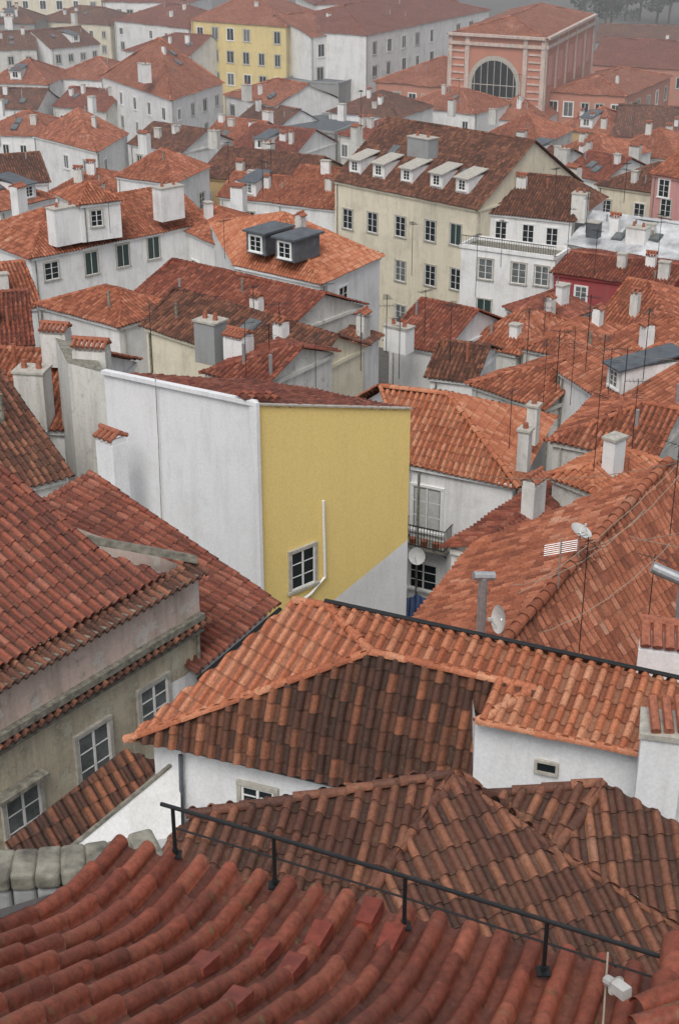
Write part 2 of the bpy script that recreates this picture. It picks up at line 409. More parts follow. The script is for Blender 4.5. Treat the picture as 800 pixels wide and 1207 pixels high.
    if dorm:
        dm=MB(); a,b,t,n=side(0)
        for (u,v,dw,dh,wl,rf) in dorm:
            O=hit(u,v,res['fp']); dep=dh/max(s,.3)
            c=O-n*(dep/2)+Z*(dh/2); dm.box(c,t*(dw/2),n*(dep/2),Z*(dh/2),wl)
            tp=O+Z*dh; N2=n*.25; bk=-n*(dep+.3)
            A=[tp-t*(dw/2+.12)+N2-Z*.02,tp+t*(dw/2+.12)+N2-Z*.02,tp+t*(dw/2+.12)+bk+Z*(.35*dh),tp-t*(dw/2+.12)+bk+Z*(.35*dh)]
            dm.poly(A,rf); dm.poly([p-Z*.09 for p in A][::-1],rf)
            for i in range(4): dm.poly([A[i],A[i]-Z*.09,A[(i+1)%4]-Z*.09,A[(i+1)%4]],rf)
            window(dm,O+Z*dh*.52+n*.005,t,n,dw*.5,dh*.62,'white')
        dm.build('dormers',par)
    if chims:
        cm=MB(); a,b,t,n=side(0)
        for (u,v,Dt,cw,cd,ch,wl,st) in chims: chimney(cm,P(u,v,Dt),cw,cd,ch,t,wl,st)
        cm.build('chimneys',par)
    res['par']=par; res['side']=side
    return res
def parts(name,parent,fn):
    m=MB(); fn(m); return m.build(name,parent)
def wallpoly(mb,tops,drop,k):
    for a,b in zip(tops[:-1],tops[1:]): mb.poly([a,b,V((b.x,b.y,CZ-drop)),V((a.x,a.y,CZ-drop))],k)

# ================================================= FOREGROUND: ribbed clay roof with flared eave
def fore_roof():
    Ea=P(165,1003,6.0);Eb=P(830,1168,6.0); e=hz(Eb-Ea); n=V((e.y,-e.x,0)); 
    if n.y>0:n=-n
    pitch=.20;row=.36
    smin,smax=-.3,7.5; rmax=5.2
    xs=[0,.01,.04,.08,.13,.18,.23,.28,.33,.38,.43,.48,.52,.55,.56,.62,.68,.74,.80,.86,.93]; k1=int(smax/pitch)
    ss=(np.arange(-1,k1)[:,None]+np.array(xs)[None]).reshape(-1)*pitch
    R=int(rmax/row); tj=[];lj=[];rj=[];vv=[]
    sub=4
    for k in range(R):
        for q in range(sub+1):
            tj.append(k*row+row*q/sub); lj.append(.022*(1-q/sub)); rj.append(k); vv.append(-k-.003-.99*q/sub)
    tj=np.array(tj);lj=np.array(lj);rj=np.array(rj);vv=np.array(vv)
    def sl(r): return .08+.56*(1/(1+np.exp(-(r-.85)*4.5)))
    rr=np.linspace(0,6,601); hh=np.concatenate([[0],np.cumsum((sl(rr)[1:]+sl(rr)[:-1])/2*.01)])
    H=np.interp(tj,rr,hh); SL=sl(tj); nl=np.sqrt(1+SL**2)
    ci=np.floor(ss/pitch+1e-6).astype(int);x=np.clip(ss/pitch-ci,0,.999)
    cm=ci-ci.min(); J=RS.uniform(-1,1,(cm.max()+1,R+1,3))
    h=prof(x,pitch)[:,None]*1.05+lj[None]+np.where((x<.56)[:,None],J[cm][:,rj,0]*.008,0)
    lat=np.where(((x<.56)&(x>0))[:,None],J[cm][:,rj,1]*.008,0)
    h=h+.03*np.sin(ss*1.1)[:,None]*np.sin(tj*1.3)[None]
    e_,n_,z_=map(np.array,(e,n,Z)); O=np.array(Ea)
    nx=-(SL/nl)
    Vt=O+(ss[:,None]+lat)[...,None]*e_+(tj[None]+h*nx[None])[...,None]*n_+(H[None]+h/nl[None])[...,None]*z_
    UV=np.stack([np.repeat((ci+x)[:,None],len(tj),1)+40,np.repeat(vv[None],len(ss),0)+90],-1)
    par=np.ones(len(tj)-1,bool); par[sub::sub+1]=False
    rb=RB(); full=np.ones((len(ss)-1,len(tj)-1),bool)
    rb.addgrid(Vt[:,::-1],UV[:,::-1],(full&par[None])[:,::-1]); rb.addgrid(Vt[:,::-1],UV[:,::-1],(full&~par[None])[:,::-1])
    cen=Vt[:,0]-np.array(Z)*.09; rb.addgrid(np.stack([Vt[:,0],cen],1),np.stack([UV[:,0],UV[:,0]],1),np.ones((len(ss)-1,1),bool))
    def surf(s_,r): return Ea+e*s_+n*r+Z*float(np.interp(r,rr,hh))
    o=rb.build('ribbed_clay_roof','fore')
    vm=MB()
    for i,(u,v) in enumerate([(238,1158),(302,1136),(368,1115),(432,1088),(465,1124),(350,1170),(270,1190)]):
        best=None
        for r in np.linspace(.1,4,100):
            for s_ in np.arange(0,k1)*pitch+.28*pitch:
                q=surf(s_,r)-CAM; 
                den=q.y*cp-q.z*sp; uu=400+F*q.x/den; v2=603.5-F*(q.y*sp+q.z*cp)/den
                dd=(uu-u)**2+(v2-v)**2
                if best is None or dd<best[0]: best=(dd,s_,r)
        _,s_,r=best; sl_=float(sl(r)); dirn=(n+Z*sl_).normalized(); up=(Z-n*sl_).normalized()
        c=surf(s_,r)+up*.055
        lo=c-dirn*.10; hi=c+dirn*.10
        a0,a1,b0,b1=lo-e*.068,lo+e*.068,lo-e*.058+up*.085,lo+e*.058+up*.085
        h0,h1,g0,g1=hi-e*.06,hi+e*.06,hi-e*.05+up*.04,hi+e*.05+up*.04
        for f_ in([a0,a1,b1,b0],[b0,b1,g1,g0],[a0,b0,g0,h0],[a1,h1,g1,b1],[h0,g0,g1,h1]): vm.poly(f_,'darkclay')
    vm.build('vent_tiles',o)
    m=MB()
    a=Ea-n*-.35-Z*.12; b=a+e*7.6
    m.poly([a,b,V((b.x,b.y,CZ-20)),V((a.x,a.y,CZ-20))],'oldwhite')
    l0=surf(-.18,.3)-Z*.1;l1=surf(-.18,5.0)-Z*.1
    m.poly([l0,l1,V((l1.x,l1.y,CZ-20)),V((l0.x,l0.y,CZ-20))],'grey')
    m.build('gable_walls',o)
fore_roof()
def railing():
    m=MB()
    def base(u,v): return P(u,v,5.93)
    posts=[(207,1008),(324,1044),(476,1092),(640,1146)]
    tops=[]
    for u,v in posts:
        b=base(u,v); m.tube([b-Z*.02,b+Z*.38],.013,'black',8); m.box(b+Z*.005,V((.04,0,0)),V((0,.04,0)),Z*.006,'black')
        m.tube([b+Z*.03,b+Z*.05],.02,'black',8); tops.append(b+Z*.38)
    A=tops[0]-(tops[1]-tops[0])*.12; B=tops[-1]+(tops[-1]-tops[-2])*.93
    m.tube([A]+tops+[B],.014,'black',8)
    m.tube([A-Z*.16+(tops[1]-tops[0])*.12]+[t-Z*.16 for t in tops[1:]]+[B-Z*.16],.007,'black',6)
    m.build('iron_railing')
railing()
m=MB(); rs=random.Random(4); N_=9
for i in range(N_):
    f0=i/N_;f1=(i+1)/N_
    p=P(-70+257*f0,1026-26*f0**3,6.75);q=P(-70+257*f1,1026-26*f1**3,6.75)
    t=(q-p).normalized(); nn=V((t.y,-t.x,0)); w_=.17+rs.uniform(-.015,.015); m.box((p+q)/2+Z*rs.uniform(-.01,.015)+nn*rs.uniform(-.01,.01),t*((q-p).length/2+.003),nn*w_,Z*(.06+rs.uniform(0,.02)),'stone')
    m.box((p+q)/2-Z*2.1,t*((q-p).length/2),nn*(w_-.03),Z*2.02,'grey')
o=m.build('stone_parapet'); bv=o.modifiers.new('b','BEVEL'); bv.width=.035; bv.segments=3
m=MB(); b=P(712,1207,5.4); m.tube([b-Z*.3,P(716,1122,5.25)],.006,'cable',6); q=P(723,1160,5.3); m.dish(q,V((.5,-.8,.1)),.055,'dish'); m.tube([q,q+V((-.02,.06,-.03))],.03,'dish',10)
m.build('small_lamp_on_pole')
m=MB(); q=P(-8,1180,5.3); m.box(q,V((.17,.03,.02)),V((-.02,.09,0)),Z*.02,'black'); m.tube([q-V((0,0,.3)),q],.03,'black'); m.build('roof_hatch')
rb=RB(); rb.cap(P(775,1215,5.35),P(800,1118,5.5),.08,.18,8); rb.cap(P(745,1212,5.2),P(830,1190,5.2),.07,.2,8); rb.cap(P(750,1190,5.25),P(830,1165,5.3),.07,.2,8); rb.build('ridge_tiles','fore')

# ================================================= dark brown hipped roofs just below
def rA():
    Pk=P(535,913,11.4); H1=P(438,1050,11.95); L0=P(222,963,11.75)
    pl=plane3(Pk,H1,L0)
    rb=RB()
    kw=dict(pitch=.23,row=.34,wob=.025)
    rb.facet([Pk,L0,hit(180,1010,pl),hit(330,1120,pl),H1],0,**kw)
    V1=P(655,1002,12.0)
    pr=plane3(Pk,H1,V1)
    e1=hit(860,1130,pr)
    rb.facet([Pk,H1,hit(380,1130,pr),hit(800,1220,pr),e1,V1],0,**kw)
    rb.cap(H1-(Pk-H1)*.5,Pk,.085,.34,8); rb.cap(L0+Z*.02,Pk+Z*.02,.075,.34,8)
    bk=Pk+V((.6,2.2,-1.9)); rb.facet([L0,Pk,bk],0); 
    Q=P(711,922,11.5); pq=plane3(Q,V1,P(575,938,11.8)); L1=hit(572,937,pq); rb.facet([Q,L1,V1],0,**kw)
    rb.facet([Pk,L1,V1,Pk.lerp(V1,.5)-Z*.02],0,**kw)
    pr2=plane3(Q,V1,P(850,1010,12.1)); rb.facet([Q,V1,hit(870,1135,pr2),hit(900,1030,pr2)],0,**kw)
    rb.cap(V1-(Q-V1)*.05,Q,.085,.34,8); rb.cap(L1,Q,.075,.34,8)
    dn=V((0,0,.02)); rb.cap(V1-dn,Pk-dn,.06,.34,6); rb.cap(e1-dn,V1-dn,.06,.34,6)
    mb=MB(); wallpoly(mb,[P(225,985,12.3),P(330,1125,12.6),P(800,1225,12.9)],20,'oldwhite')
    par=mb.build('brown_roofed_house'); rb.build('tile_roof','brown',par)
rA()

# ================================================= central hipped roof
K1=P(383,713,13.6);K2=P(830,811,13.6)
h=away(K1,K2); nrm=(K2-K1).cross(-h-Z*.34).normalized(); 
if nrm.z<0:nrm=-nrm
plK=(K1,nrm)
G=hit(437,769,plK);Hh=hit(632,812,plK);J1=hit(562,851,plK);J2=hit(830,905,plK)
E2=P(555,930,15.9); plE=plane3(G,Hh,E2); E1=hit(150,872,plE); E15=hit(430,932,plE); E2=hit(556,926,plE)
plL=plane3(G,K1,E1); K0=hit(347,709,plL)
rb=RB(); rb.facet([G,E1,E15,E2,Hh],0,.30,.38,.05,.03)
mb=MB()
inn=lambda a,dx,dy:V((a.x+dx,a.y+dy,a.z-.1))
wallpoly(mb,[inn(K0,.25,0),inn(E1,.5,.25),inn(E15,0,.3),inn(E2,-.3,.3)],24,'cleanwhite')
w1=inn(J1,.0,.25);w2=inn(J2,0,.25); wallpoly(mb,[inn(J1,.0,2.5),w1,w2],24,'cleanwhite')
par=mb.build('white_hipped_house')
rb.build('front_roof','dark',par)
rb=RB(); rb.facet([G,K1,K0,E1],0,.25,.36); 
rb.facet([K1,K2,J2,J1,Hh,G],0,.25,.36)
bk=h*3.2-Z*2.6; rb.facet([K1,K2,K2+bk,K1+bk],1,.26,.36)
rb.cap(E1,G,.10,.36,8);rb.cap(G,K1,.10,.36,8);rb.cap(G,Hh,.09,.36,8);rb.cap(Hh,J1,.09,.36,8);rb.cap(J1,J2,.08,.36,8); rb.cap(K0,K1,.09,.36,8)
rb.build('upper_roof','bright',par)
def f(m):
    m.tube([K1+Z*.10,K2+Z*.10],.045,'black',8)
    t=(w2-w1).normalized(); n=V((t.y,-t.x,0)); n=n if n.y<0 else -n
    O=hit(644,904,(w1,n)); m.box(O+n*.012,t*.17,n*.012,Z*.09,'glass'); 
    for dz in(-.12,.12): m.box(O+Z*dz+n*.03,t*.22,n*.03,Z*.028,'lightstone')
    for dx in(-.195,.195): m.box(O+t*dx+n*.03,t*.026,n*.03,Z*.09,'lightstone')
    a=inn(E15,0,.3);b=inn(E1,.5,.25); t=(a-b).normalized(); n=V((t.y,-t.x,0)); n=n if n.y<0 else -n
    O=hit(305,940,(a,n)); window(m,O-Z*.1,t,n,.75,.7)
    m.tube([hit(213,890,(a+n*.12,n)),hit(216,1000,(a+n*.12,n))],.05,'zinc',8)
    m.tube([inn(E1,.5,.1)-Z*.02,inn(E15,0,.12)-Z*.02],.05,'black',6)
parts('window_and_gutter',par,f)
m=MB(); q=P(784,866,13.3); m.box(q+V((0,.2,-3)),V((.34,-.08,0)),V((.08,.36,0)),Z*3,'cleanwhite'); m.box(q+V((0,.2,.05)),V((.38,-.09,0)),V((.09,.41,0)),Z*.05,'lightstone')
b=q+V((.05,.2,.1)); 
for i in range(3): m.tube([b+V((-.25+.22*i,-.34,.05)),b+V((-.2+.22*i,.34,.28))],.085,'clay',8)
m.build('white_chimney_block')
m=MB(); a=P(212,893,17.3);b=P(70,1010,18.0); c=P(214,985,18.5); m.poly([a,b,b-Z*3,c-Z*3,c],'white'); 
m.tube([a,b],.05,'stone',6); par=m.build('white_party_wall')
rb=RB(); pl=plane3(P(30,1010,18.6),P(190,893,18.0),P(60,960,17.9))
rb.facet([P(20,1015,18.6),P(90,1005,18.6),P(200,895,18.2),P(150,880,17.8),P(15,985,17.9)],0); rb.build('tile_strip','dark',par)

# ================================================= left old stucco building
def left_old():
    A=P(-80,842,15.6);B=P(228,669,15.6); t=(B-A).normalized(); n=V((t.y,-t.x,0)); n=n if n.x>0 else -n
    pl=splane(A,B,.45)
    rb=RB(); rb.facet([hit(-80,832,pl),hit(195,678,pl),hit(112,648,pl),hit(0,550,pl),hit(-80,482,pl)],0,.27)
    rb.cap(hit(112,648,pl),hit(0,550,pl),.09,.36,8)
    r2=RB()
    for z0 in(0,-1.35):
        a=A+Z*z0-n*.30; b=B+Z*z0+t*.2-n*.30; r2.facet([a+n*.60-Z*.16,b+n*.60-Z*.16,b,a],0,.24,.4,.01)
    mb=MB(); bw=B+t*.1
    for (o,z1,z2,k) in((0.05,-.12,-1.25,'pinkwhite'),(0,-1.45,-11,'beige')):
        a=A+n*o;b=bw+n*o
        mb.poly([V((a.x,a.y,A.z+z1)),V((b.x,b.y,A.z+z1)),V((b.x,b.y,A.z+z2)),V((a.x,a.y,A.z+z2))],k)
        c=b-n*6; mb.poly([V((b.x,b.y,A.z+z1)),V((c.x,c.y,A.z+z1)),V((c.x,c.y,A.z+z2)),V((b.x,b.y,A.z+z2))],k)
    mb.box((A+bw)/2+n*.1-Z*1.30,t*((bw-A).length/2),n*.12,Z*.08,'stone')
    mb.box((A+bw)/2+n*.12-Z*.16,t*((bw-A).length/2),n*.1,Z*.05,'stone')
    mb.box((A+bw)/2+n*.08-Z*1.62,t*((bw-A).length/2),n*.09,Z*.1,'stone')
    s0=hit(228,662,pl); s1=hit(108,640,pl); tt=(s1-s0); mb.box((s0+s1)/2+Z*.08,tt/2,n*.14,Z*.1,'stone')
    par=mb.build('old_stucco_house'); rb.build('tile_roof','red',par); r2.build('cornice_tiles','brown',par)
    wm=MB()
    for (u,v,w_,h_) in((111,890,1.0,1.45),(181,829,.95,1.1),(28,962,1.0,1.35)):
        window(wm,hit(u,v,(A,n)),t,n,w_,h_)
    O=hit(20,925,(A,n)); wm.box(O+n*.15,t*.7,n*.15,Z*.05,'stone')
    wm.build('windows',par)
    m=MB(); a=hit(226,735,(A+n*.1,n)); m.tube([a+t*.2,V((a.x,a.y,a.z-6))+t*.2],.05,'stone',8); m.build('drainpipe',par)
left_old()
a=P(232,795,18.2);b=P(328,713,18.2)
pl=(a,((b-a).cross(V((-.75,.66,0)).normalized()+Z*.30)).normalized()); 
if pl[1].z<0: pl=(a,-pl[1])
rb=RB(); rb.facet([a,b,hit(105,556,pl),hit(45,592,pl),hit(140,730,pl)],0,.25,.38); rb.cap(b,hit(105,556,pl),.09,.36,8)
mb=MB(); q=V((-.3,.1,-.1)); wallpoly(mb,[a+V((-1.5,-1.6,0))+q,a+q,b+q],27,'white')
mb.tube([a+V((.05,-.05,-.1)),b+V((.05,-.05,-.1))],.06,'black',6)
par=mb.build('low_tiled_house'); rb.build('tile_roof','red',par)

# ================================================= yellow & white building
B=V((-2.5,39.7,0));C=V((2.35,44.1,0));A=V((-8.0,45.8,0))
zB=CZ-15.0;zC=CZ-16.8;zA=CZ-16.15; Dd=A+C-B; zD=zA+zC-zB
def at(p,z): return V((p.x,p.y,z))
mb=MB(); zb=CZ-29
mb.poly([at(A,zb),at(B,zb),at(B,zB),at(A,zA)],'cleanwhite')
n2=V(((C-B).y,-(C-B).x,0)).normalized()
yp=(at(B,zB),n2)
k1=hit(385,714,yp); k2=at(C,hit(471,640,yp).z)
mb.poly([at(B,zb),at(k1,zb),k1,k2,at(C,zC),at(B,zB)],'yellow')
mb.poly([at(k1,zb),at(C,zb),k2,k1],'cleanwhite')
mb.poly([at(C,zb),at(Dd,zb),at(Dd,zD),at(C,zC)],'oldwhite'); mb.poly([at(Dd,zb),at(A,zb),at(A,zA),at(Dd,zD)],'oldwhite')
par=mb.build('yellow_walled_house')
def f(m):
    t1=(at(B,zB)-at(A,zA)); n1=V((t1.y,-t1.x,0)).normalized(); n1=n1 if n1.y<0 else -n1
    m.box((at(A,zA)+at(B,zB))/2+Z*.06,t1/2,n1*.11,Z*.07,'cleanwhite')
    t2=(at(C,zC)-at(B,zB)); m.box((at(C,zC)+at(B,zB))/2+Z*.03,t2/2,n2*.08,Z*.025,'lightstone')
    m.box(at(B,0)+Z*((zB+zb)/2+.05)+n1*.03-n2*.02,t1.normalized()*.18,n1*.06,Z*((zB-zb)/2+.05),'cleanwhite')
    m.tube([hit(183,440,(at(B,0)+n1*.1,n1)),hit(187,520,(at(B,0)+n1*.1,n1)),hit(191,620,(at(B,0)+n1*.1,n1))],.014,'stone',5)
    nn=n2 if n2.y<0 else -n2; tt=hz(C-B); yw=(at(B,zB)+nn*.0,nn)
    window(m,hit(356,669,yw),tt,nn,1.0,1.35)
    g=(at(B,zB)+nn*.08,nn)
    m.tube([hit(381,590,g),hit(383,680,g),hit(366,700,g),hit(345,716,g)],.05,'frame',8)
parts('trim_and_window',par,f)
rb=RB()
a_,b_,c_,d_=at(A,zA-.05),at(B,zB-.1),at(C,zC-.05),at(Dd,zD-.1)
rb.facet([a_,b_,c_,d_],1,.25,.4)
for i in range(5): p=at(B,zB+.10)+V((-.25+.22*i,.2+.16*i,-.06*i)); rb.cap(p,p+V((-.35,.5,.05)),.1,.3,8)
rb.build('tile_roof','red',par)
m=MB(); a=P(80,428,17.2);b=P(124,440,17.2); wallpoly(m,[a+V((-1,3,0)),a,b],28,'oldwhite'); m.poly([a,b,b+V((-1,3,0)),a+V((-1,3,0))],'stone')
T=V((.93,-.2,0)).normalized(); chimney(m,P(108,412,16.9),1.3,.6,1.0,T,'oldwhite','tiles'); chimney(m,P(66,392,18),1.1,.7,1.4,T,'oldwhite','tiles')
m.build('grimy_chimney_wall')
m=MB(); chimney(m,P(131,520,17.6),.85,.6,3.2,V((.75,-.66,0)),'cleanwhite','tiles'); m.build('white_chimney')

# ================================================= balcony house
r=house('balcony_house',(480,548),(611,575),(655,492),E4=(416,472),D=22,base=31,s=.52,ax='a',hips=(0,1),wall='white',roof='bright',inset=.3,vents=0)
a,b,t,n=r['side'](0); par=r['par']
def f(m):
    pl=(a,n)
    O=hit(503,600,pl); window(m,O,t,n,1.25,1.9,'white')
    for q in(-1,1): m.box(O+t*q*.29+n*.027,t*.24,n*.006,Z*.85,'dish')
    O2=hit(499,679,pl); window(m,O2,t,n,1.2,1.2,'white')
    c=hit(507,638,pl); m.box(c+n*.4,t*.95,n*.42,Z*.06,'stone')
    for z in(.95,.1): m.tube([c-t*.93+Z*z,c-t*.93+n*.8+Z*z,c+t*.93+n*.8+Z*z,c+t*.93+Z*z],.025,'black',5)
    for i in range(16): x=-.93+1.86*i/15; m.tube([c+t*x+n*.8+Z*.06,c+t*x+n*.8+Z*.95],.014,'black',4)
    for i in range(1,6):
        for q in(-.93,.93): m.tube([c+t*q+n*(.8*i/6)+Z*.06,c+t*q+n*(.8*i/6)+Z*.95],.014,'black',4)
    for q in(-.7,.7): m.tube([c+t*q+n*.7-Z*.05,c+t*q-Z*.6],.03,'black',5)
    for i,(x,z) in enumerate([(-.5,.2),(0,.25),(.5,.2)]): m.tube([c+t*x+n*.6+Z*.06,c+t*x+n*.6+Z*.3],.10,'clay',8,.14)
parts('balcony_and_doors',par,f)
m=MB(); O=hit(492,655,(a+n*1.0,n)); m.dish(O,V((-.4,-.9,.25)),.36,'frame'); m.tube([O,O-n*1.0-Z*.2],.025,'steel',5); m.build('satellite_dish')
m=MB()
for (u,v,D_) in((619,507,19.6),(629,478,19.8)):
    q=P(u,v,D_); chimney(m,q,.42,.42,1.6,t,'oldwhite','slab'); m.tube([q+Z*.05,q+Z*.3],.11,'clay',8,.09)
m.build('pot_chimneys',par)
m=MB(); q=P(482,716,26.0)
for i in range(6): m.tube([q+V((-.6+.22*i,-.4,-.3)),q+V((-.5+.2*i,.0,.35+.08*math.sin(i*2))),q+V((-.45+.2*i,.5,-.1))],.17,'blue',7)
m.build('blue_tarpaulin')

# ================================================= right big roofs
def right_roofs():
    R1=P(600,748,18.6);R2=P(788,543,17.3); 
    L1=P(487,728,20.5)
    pl=plane3(R1,R2,L1)
    rb=RB(); rb.facet([R1,R2,hit(690,588,pl),hit(560,640,pl),hit(480,735,pl),hit(500,790,pl),hit(570,790,pl)],1,.24)
    pr=plane3(R1,R2,P(800,735,20.6)); rb.facet([R1,hit(570,790,pr),hit(900,830,pr),hit(950,700,pr),hit(900,560,pr),R2],1,.24)
    mid=(R1+R2)/2+Z*.08
    rb.cap(hit(575,778,pl)+Z*.03,mid,.16,.4,8); rb.cap(mid,R2+Z*.03,.16,.4,8)
    mb=MB(); wallpoly(mb,[hit(500,790,pl)+V((.3,0,-.1)),hit(482,735,pl)+V((.3,0,-.1)),hit(560,640,pl)+V((.3,0,-.1)),hit(690,588,pl)-Z*.1],30,'oldwhite')
    par=mb.build('red_hipped_house'); rb.build('tile_roof','orange',par)
right_roofs()
house('terracotta_house',(640,560),(700,585),(785,545),D=20.5,s=.4,ax='b',hips=(1,1),roof='bright',wall='oldwhite')
house('terracotta_house',(520,645),(600,668),(705,590),D=21.8,s=.32,ax='b',hips=(0,0),roof='red',wall='white')
house('terracotta_house',(642,520),(770,545),W=6,D=21.5,s=.4,hips=(1,0),roof='orange',wall='oldwhite')
m=MB(); b=P(566,748,15.6); t_=P(567,700,14.2); m.tube([b-Z*.4,V((b.x,b.y,t_.z))],.10,'steel',10); q=V((b.x,b.y,t_.z)); m.tube([q+V((-.22,-.05,.08)),q+V((.24,.05,.02))],.10,'steel',10); m.build('metal_flue')
def dishobj(u,v,D,r,N):
    m=MB(); q=P(u,v,D); m.dish(q,V(N),r,'dish'); m.tube([q,q+V((.05,.2,-.2)),q+V((.05,.2,-.9))],.02,'steel',6); m.build('satellite_dish')
dishobj(591,730,14.4,.30,(-.95,-.35,.2)); dishobj(683,628,17.0,.32,(.4,-.2,.9))
m=MB(); T=V((.95,-.25,0)).normalized(); q=P(778,762,14.3); m.box(q-Z*.5,T*.42,V((.1,.4,0)),Z*.6,'cleanwhite')
for i in range(4): m.tube([q+T*(-.34+.23*i)+V((-.05,-.42,.2)),q+T*(-.34+.23*i)+V((0,0,.55))],.11,'clay',8)
m.tube([q-T*.42+Z*.57,q+T*.42+Z*.57],.10,'clay',8); m.build('tiled_chimney')
m=MB(); q=P(768,668,14.2); m.tube([q,q+V((.75,-.15,-.3))],.13,'steel',12); m.tube([q+V((.7,-.1,-.28)),q+V((.72,-.1,-1.6))],.12,'steel',12); m.build('steel_flue')
def antenna(u,v,D,hgt,kind=0,k='black'):
    m=MB(); b=P(u,v,D); top=b+Z*hgt; r=.014 if b.y<60 else .02 if b.y<110 else .026
    m.tube([b-Z*.3,top],r,k,5); an=random.uniform(0,3.14); d=V((math.cos(an),math.sin(an),0)); e=V((-d.y,d.x,0))
    L=.9; c=top-Z*.1
    m.tube([c-d*L/2,c+d*L/2],r*.7,k,4)
    for i in range(7): q=c+d*(L*(i/6-.5)); m.tube([q-e*(.28-.02*i),q+e*(.28-.02*i)],r*.5,k,4)
    if kind: 
        c=top-Z*.6; m.tube([c-e*.4,c+e*.4],r*.6,k,4)
        for i in range(4): q=c+e*(.25*i-.37); m.tube([q-d*.3,q+d*.3],r*.5,k,4)
    m.build('tv_antenna')
for a in [(682,768,18.3,3.2,1),(762,745,18,2.2,0),(672,470,22,3.2,1),(655,455,23,2.8,0),(715,480,22.5,2.8,1),(735,460,22,2,0),(180,430,18,2.4,1),
 (560,345,27,4,1),(485,320,26,3.4,0),(690,270,27,3,1),(652,250,26,3.5,0),(540,130,30,4,0),(455,410,25,3,1),(500,400,26,3,0),(470,440,24,3,1),(318,445,22,2.6,1),(330,420,23,2.8,0),(300,400,24,3,1),(265,300,26,2.5,0),(320,215,27,3.5,1),(310,230,27,3,0),(600,520,19.5,2,0),(640,400,26,2.5,1),(735,235,26,3,1),(745,160,32,4,0),(385,380,25,2.4,0),(270,215,30,4,0),(130,270,25,2,0),(790,620,17,2.5,1),(590,310,26,3,0),(255,390,24,2,0),(425,150,28,4,0),(610,120,34,4,0),(290,440,21,2.4,1),(425,430,23,2.6,0),(708,455,22,2.4,0),(372,452,21,2.2,0),
 (690,430,22,3.4,1),(758,440,21.5,3,0),(640,470,21.5,2.6,1),(700,545,19.5,2.6,0),(745,520,19.5,2.4,1),(620,430,24,3,0),(668,300,26.5,3.4,1),(700,320,27,3,0),(775,300,27,3,1),(530,420,24.5,3,0)]:
    antenna(*a)
m=MB(); q=P(660,655,17.2)
for i in range(6): m.tube([q+V((-.45,0,.06*i)),q+V((.45,.1,.06*i+.12))],.012,'steel',4)
m.tube([q+V((0,0,-1)),q+V((0,0,.5))],.02,'steel',5); m.build('grid_aerial')
m=MB()
for (p0,p1,sg) in [((610,700,17.2),(800,545,15.5),.8),((745,638,15.6),(800,628,14.8),.05),((742,632,15.5),(800,645,15),.05),((640,745,16.5),(790,640,15.5),.9),((560,560,20),(800,545,15.5),.9),((668,400,21),(800,425,20),.4),((655,400,21),(735,425,20.5),.3),((605,690,17.2),(760,600,16.5),1.4),((690,650,16.8),(800,560,15.3),.9)]:
    a=P(*p0);b=P(*p1); m.tube([a+(b-a)*(i/14)-Z*(sg*4*(i/14)*(1-i/14))*.35+V((.02*math.sin(i*2.1),0,.01*math.cos(i*3))) for i in range(15)],.010,'cable',5)
m.build('loose_cables')

# ================================================= mid-distance houses
r=house('white_hip_house',(275,313),(379,336),(453,302),E4=(246,262),D=26,s=.5,ax='b',hips=(1,.8),wall='white',roof='bright',vents=1,
  wins=[(0,301,345,1.1,1.6,'white'),(0,340,355,1.2,1.7,'white'),(1,404,351,1.1,1.6,'white')])
m=MB(); c1=P(275,313,26);c2=P(379,336,26); t=(c2-c1).normalized(); n=V((t.y,-t.x,0)); n=n if n.y<0 else -n
for u,v in((302,300),(336,308)):
    O=P(u,v,24.9); m.box(O-n*1.3+Z*.75,t*.85,n*1.3,Z*.75,'zinc'); m.box(O-n*1.35+Z*1.55,t*1.0,n*1.6,Z*.07,'zinc'); window(m,O+Z*.75+n*.01,t,n,1.0,1.05,'white')
m.build('dormers',r['par'])
house('long_white_house',(35,306),(250,262),W=10,D=27,s=.45,hips=(1,0),wall='white',roof='orange',
  wins=[(0,61,319,1.2,1.3),(0,108,310,1.1,1.7,'shutter'),(0,145,301,1.1,1.7,'shutter'),(0,181,292,1.1,1.7,'shutter')],
  chims=[(75,244,23.8,2.3,1.1,2.7,'white','slab'),(198,220,23.6,2.2,1.1,2.5,'white','slab')])
house('white_dormer_house',(92,243),(147,236),W=5,D=23.7,base=26.5,s=.45,hips=(1,1),wall='white',roof='orange',wins=[(0,114,257,.9,1.2)],vents=0)
house('white_row_house',(204,266),(280,302),W=7,D=27.3,s=.35,hips=(0,0),wall='white',roof='orange',wins=[(0,231,322,1.1,2,'white'),(0,262,334,1.1,1.9,'white')])
house('white_corner_house',(38,359),(140,387),(228,362),D=24.5,s=.36,ax='a',hips=(1,1),wall='white',roof='orange',vents=1)
house('brown_roof_house',(165,385),(358,448),(436,408),D=23,s=.45,hips=(0,0),wall='cream',roof='brown',sky=1,vents=3)
house('brown_roof_house',(150,352),(330,398),W=8,D=24.6,s=.4,hips=(0,0),wall='oldwhite',roof='red',vents=3)
house('brown_roof_house',(385,402),(425,414),(452,396),D=25.5,s=.45,ax='b',hips=(1,1),wall='white',roof='brown')
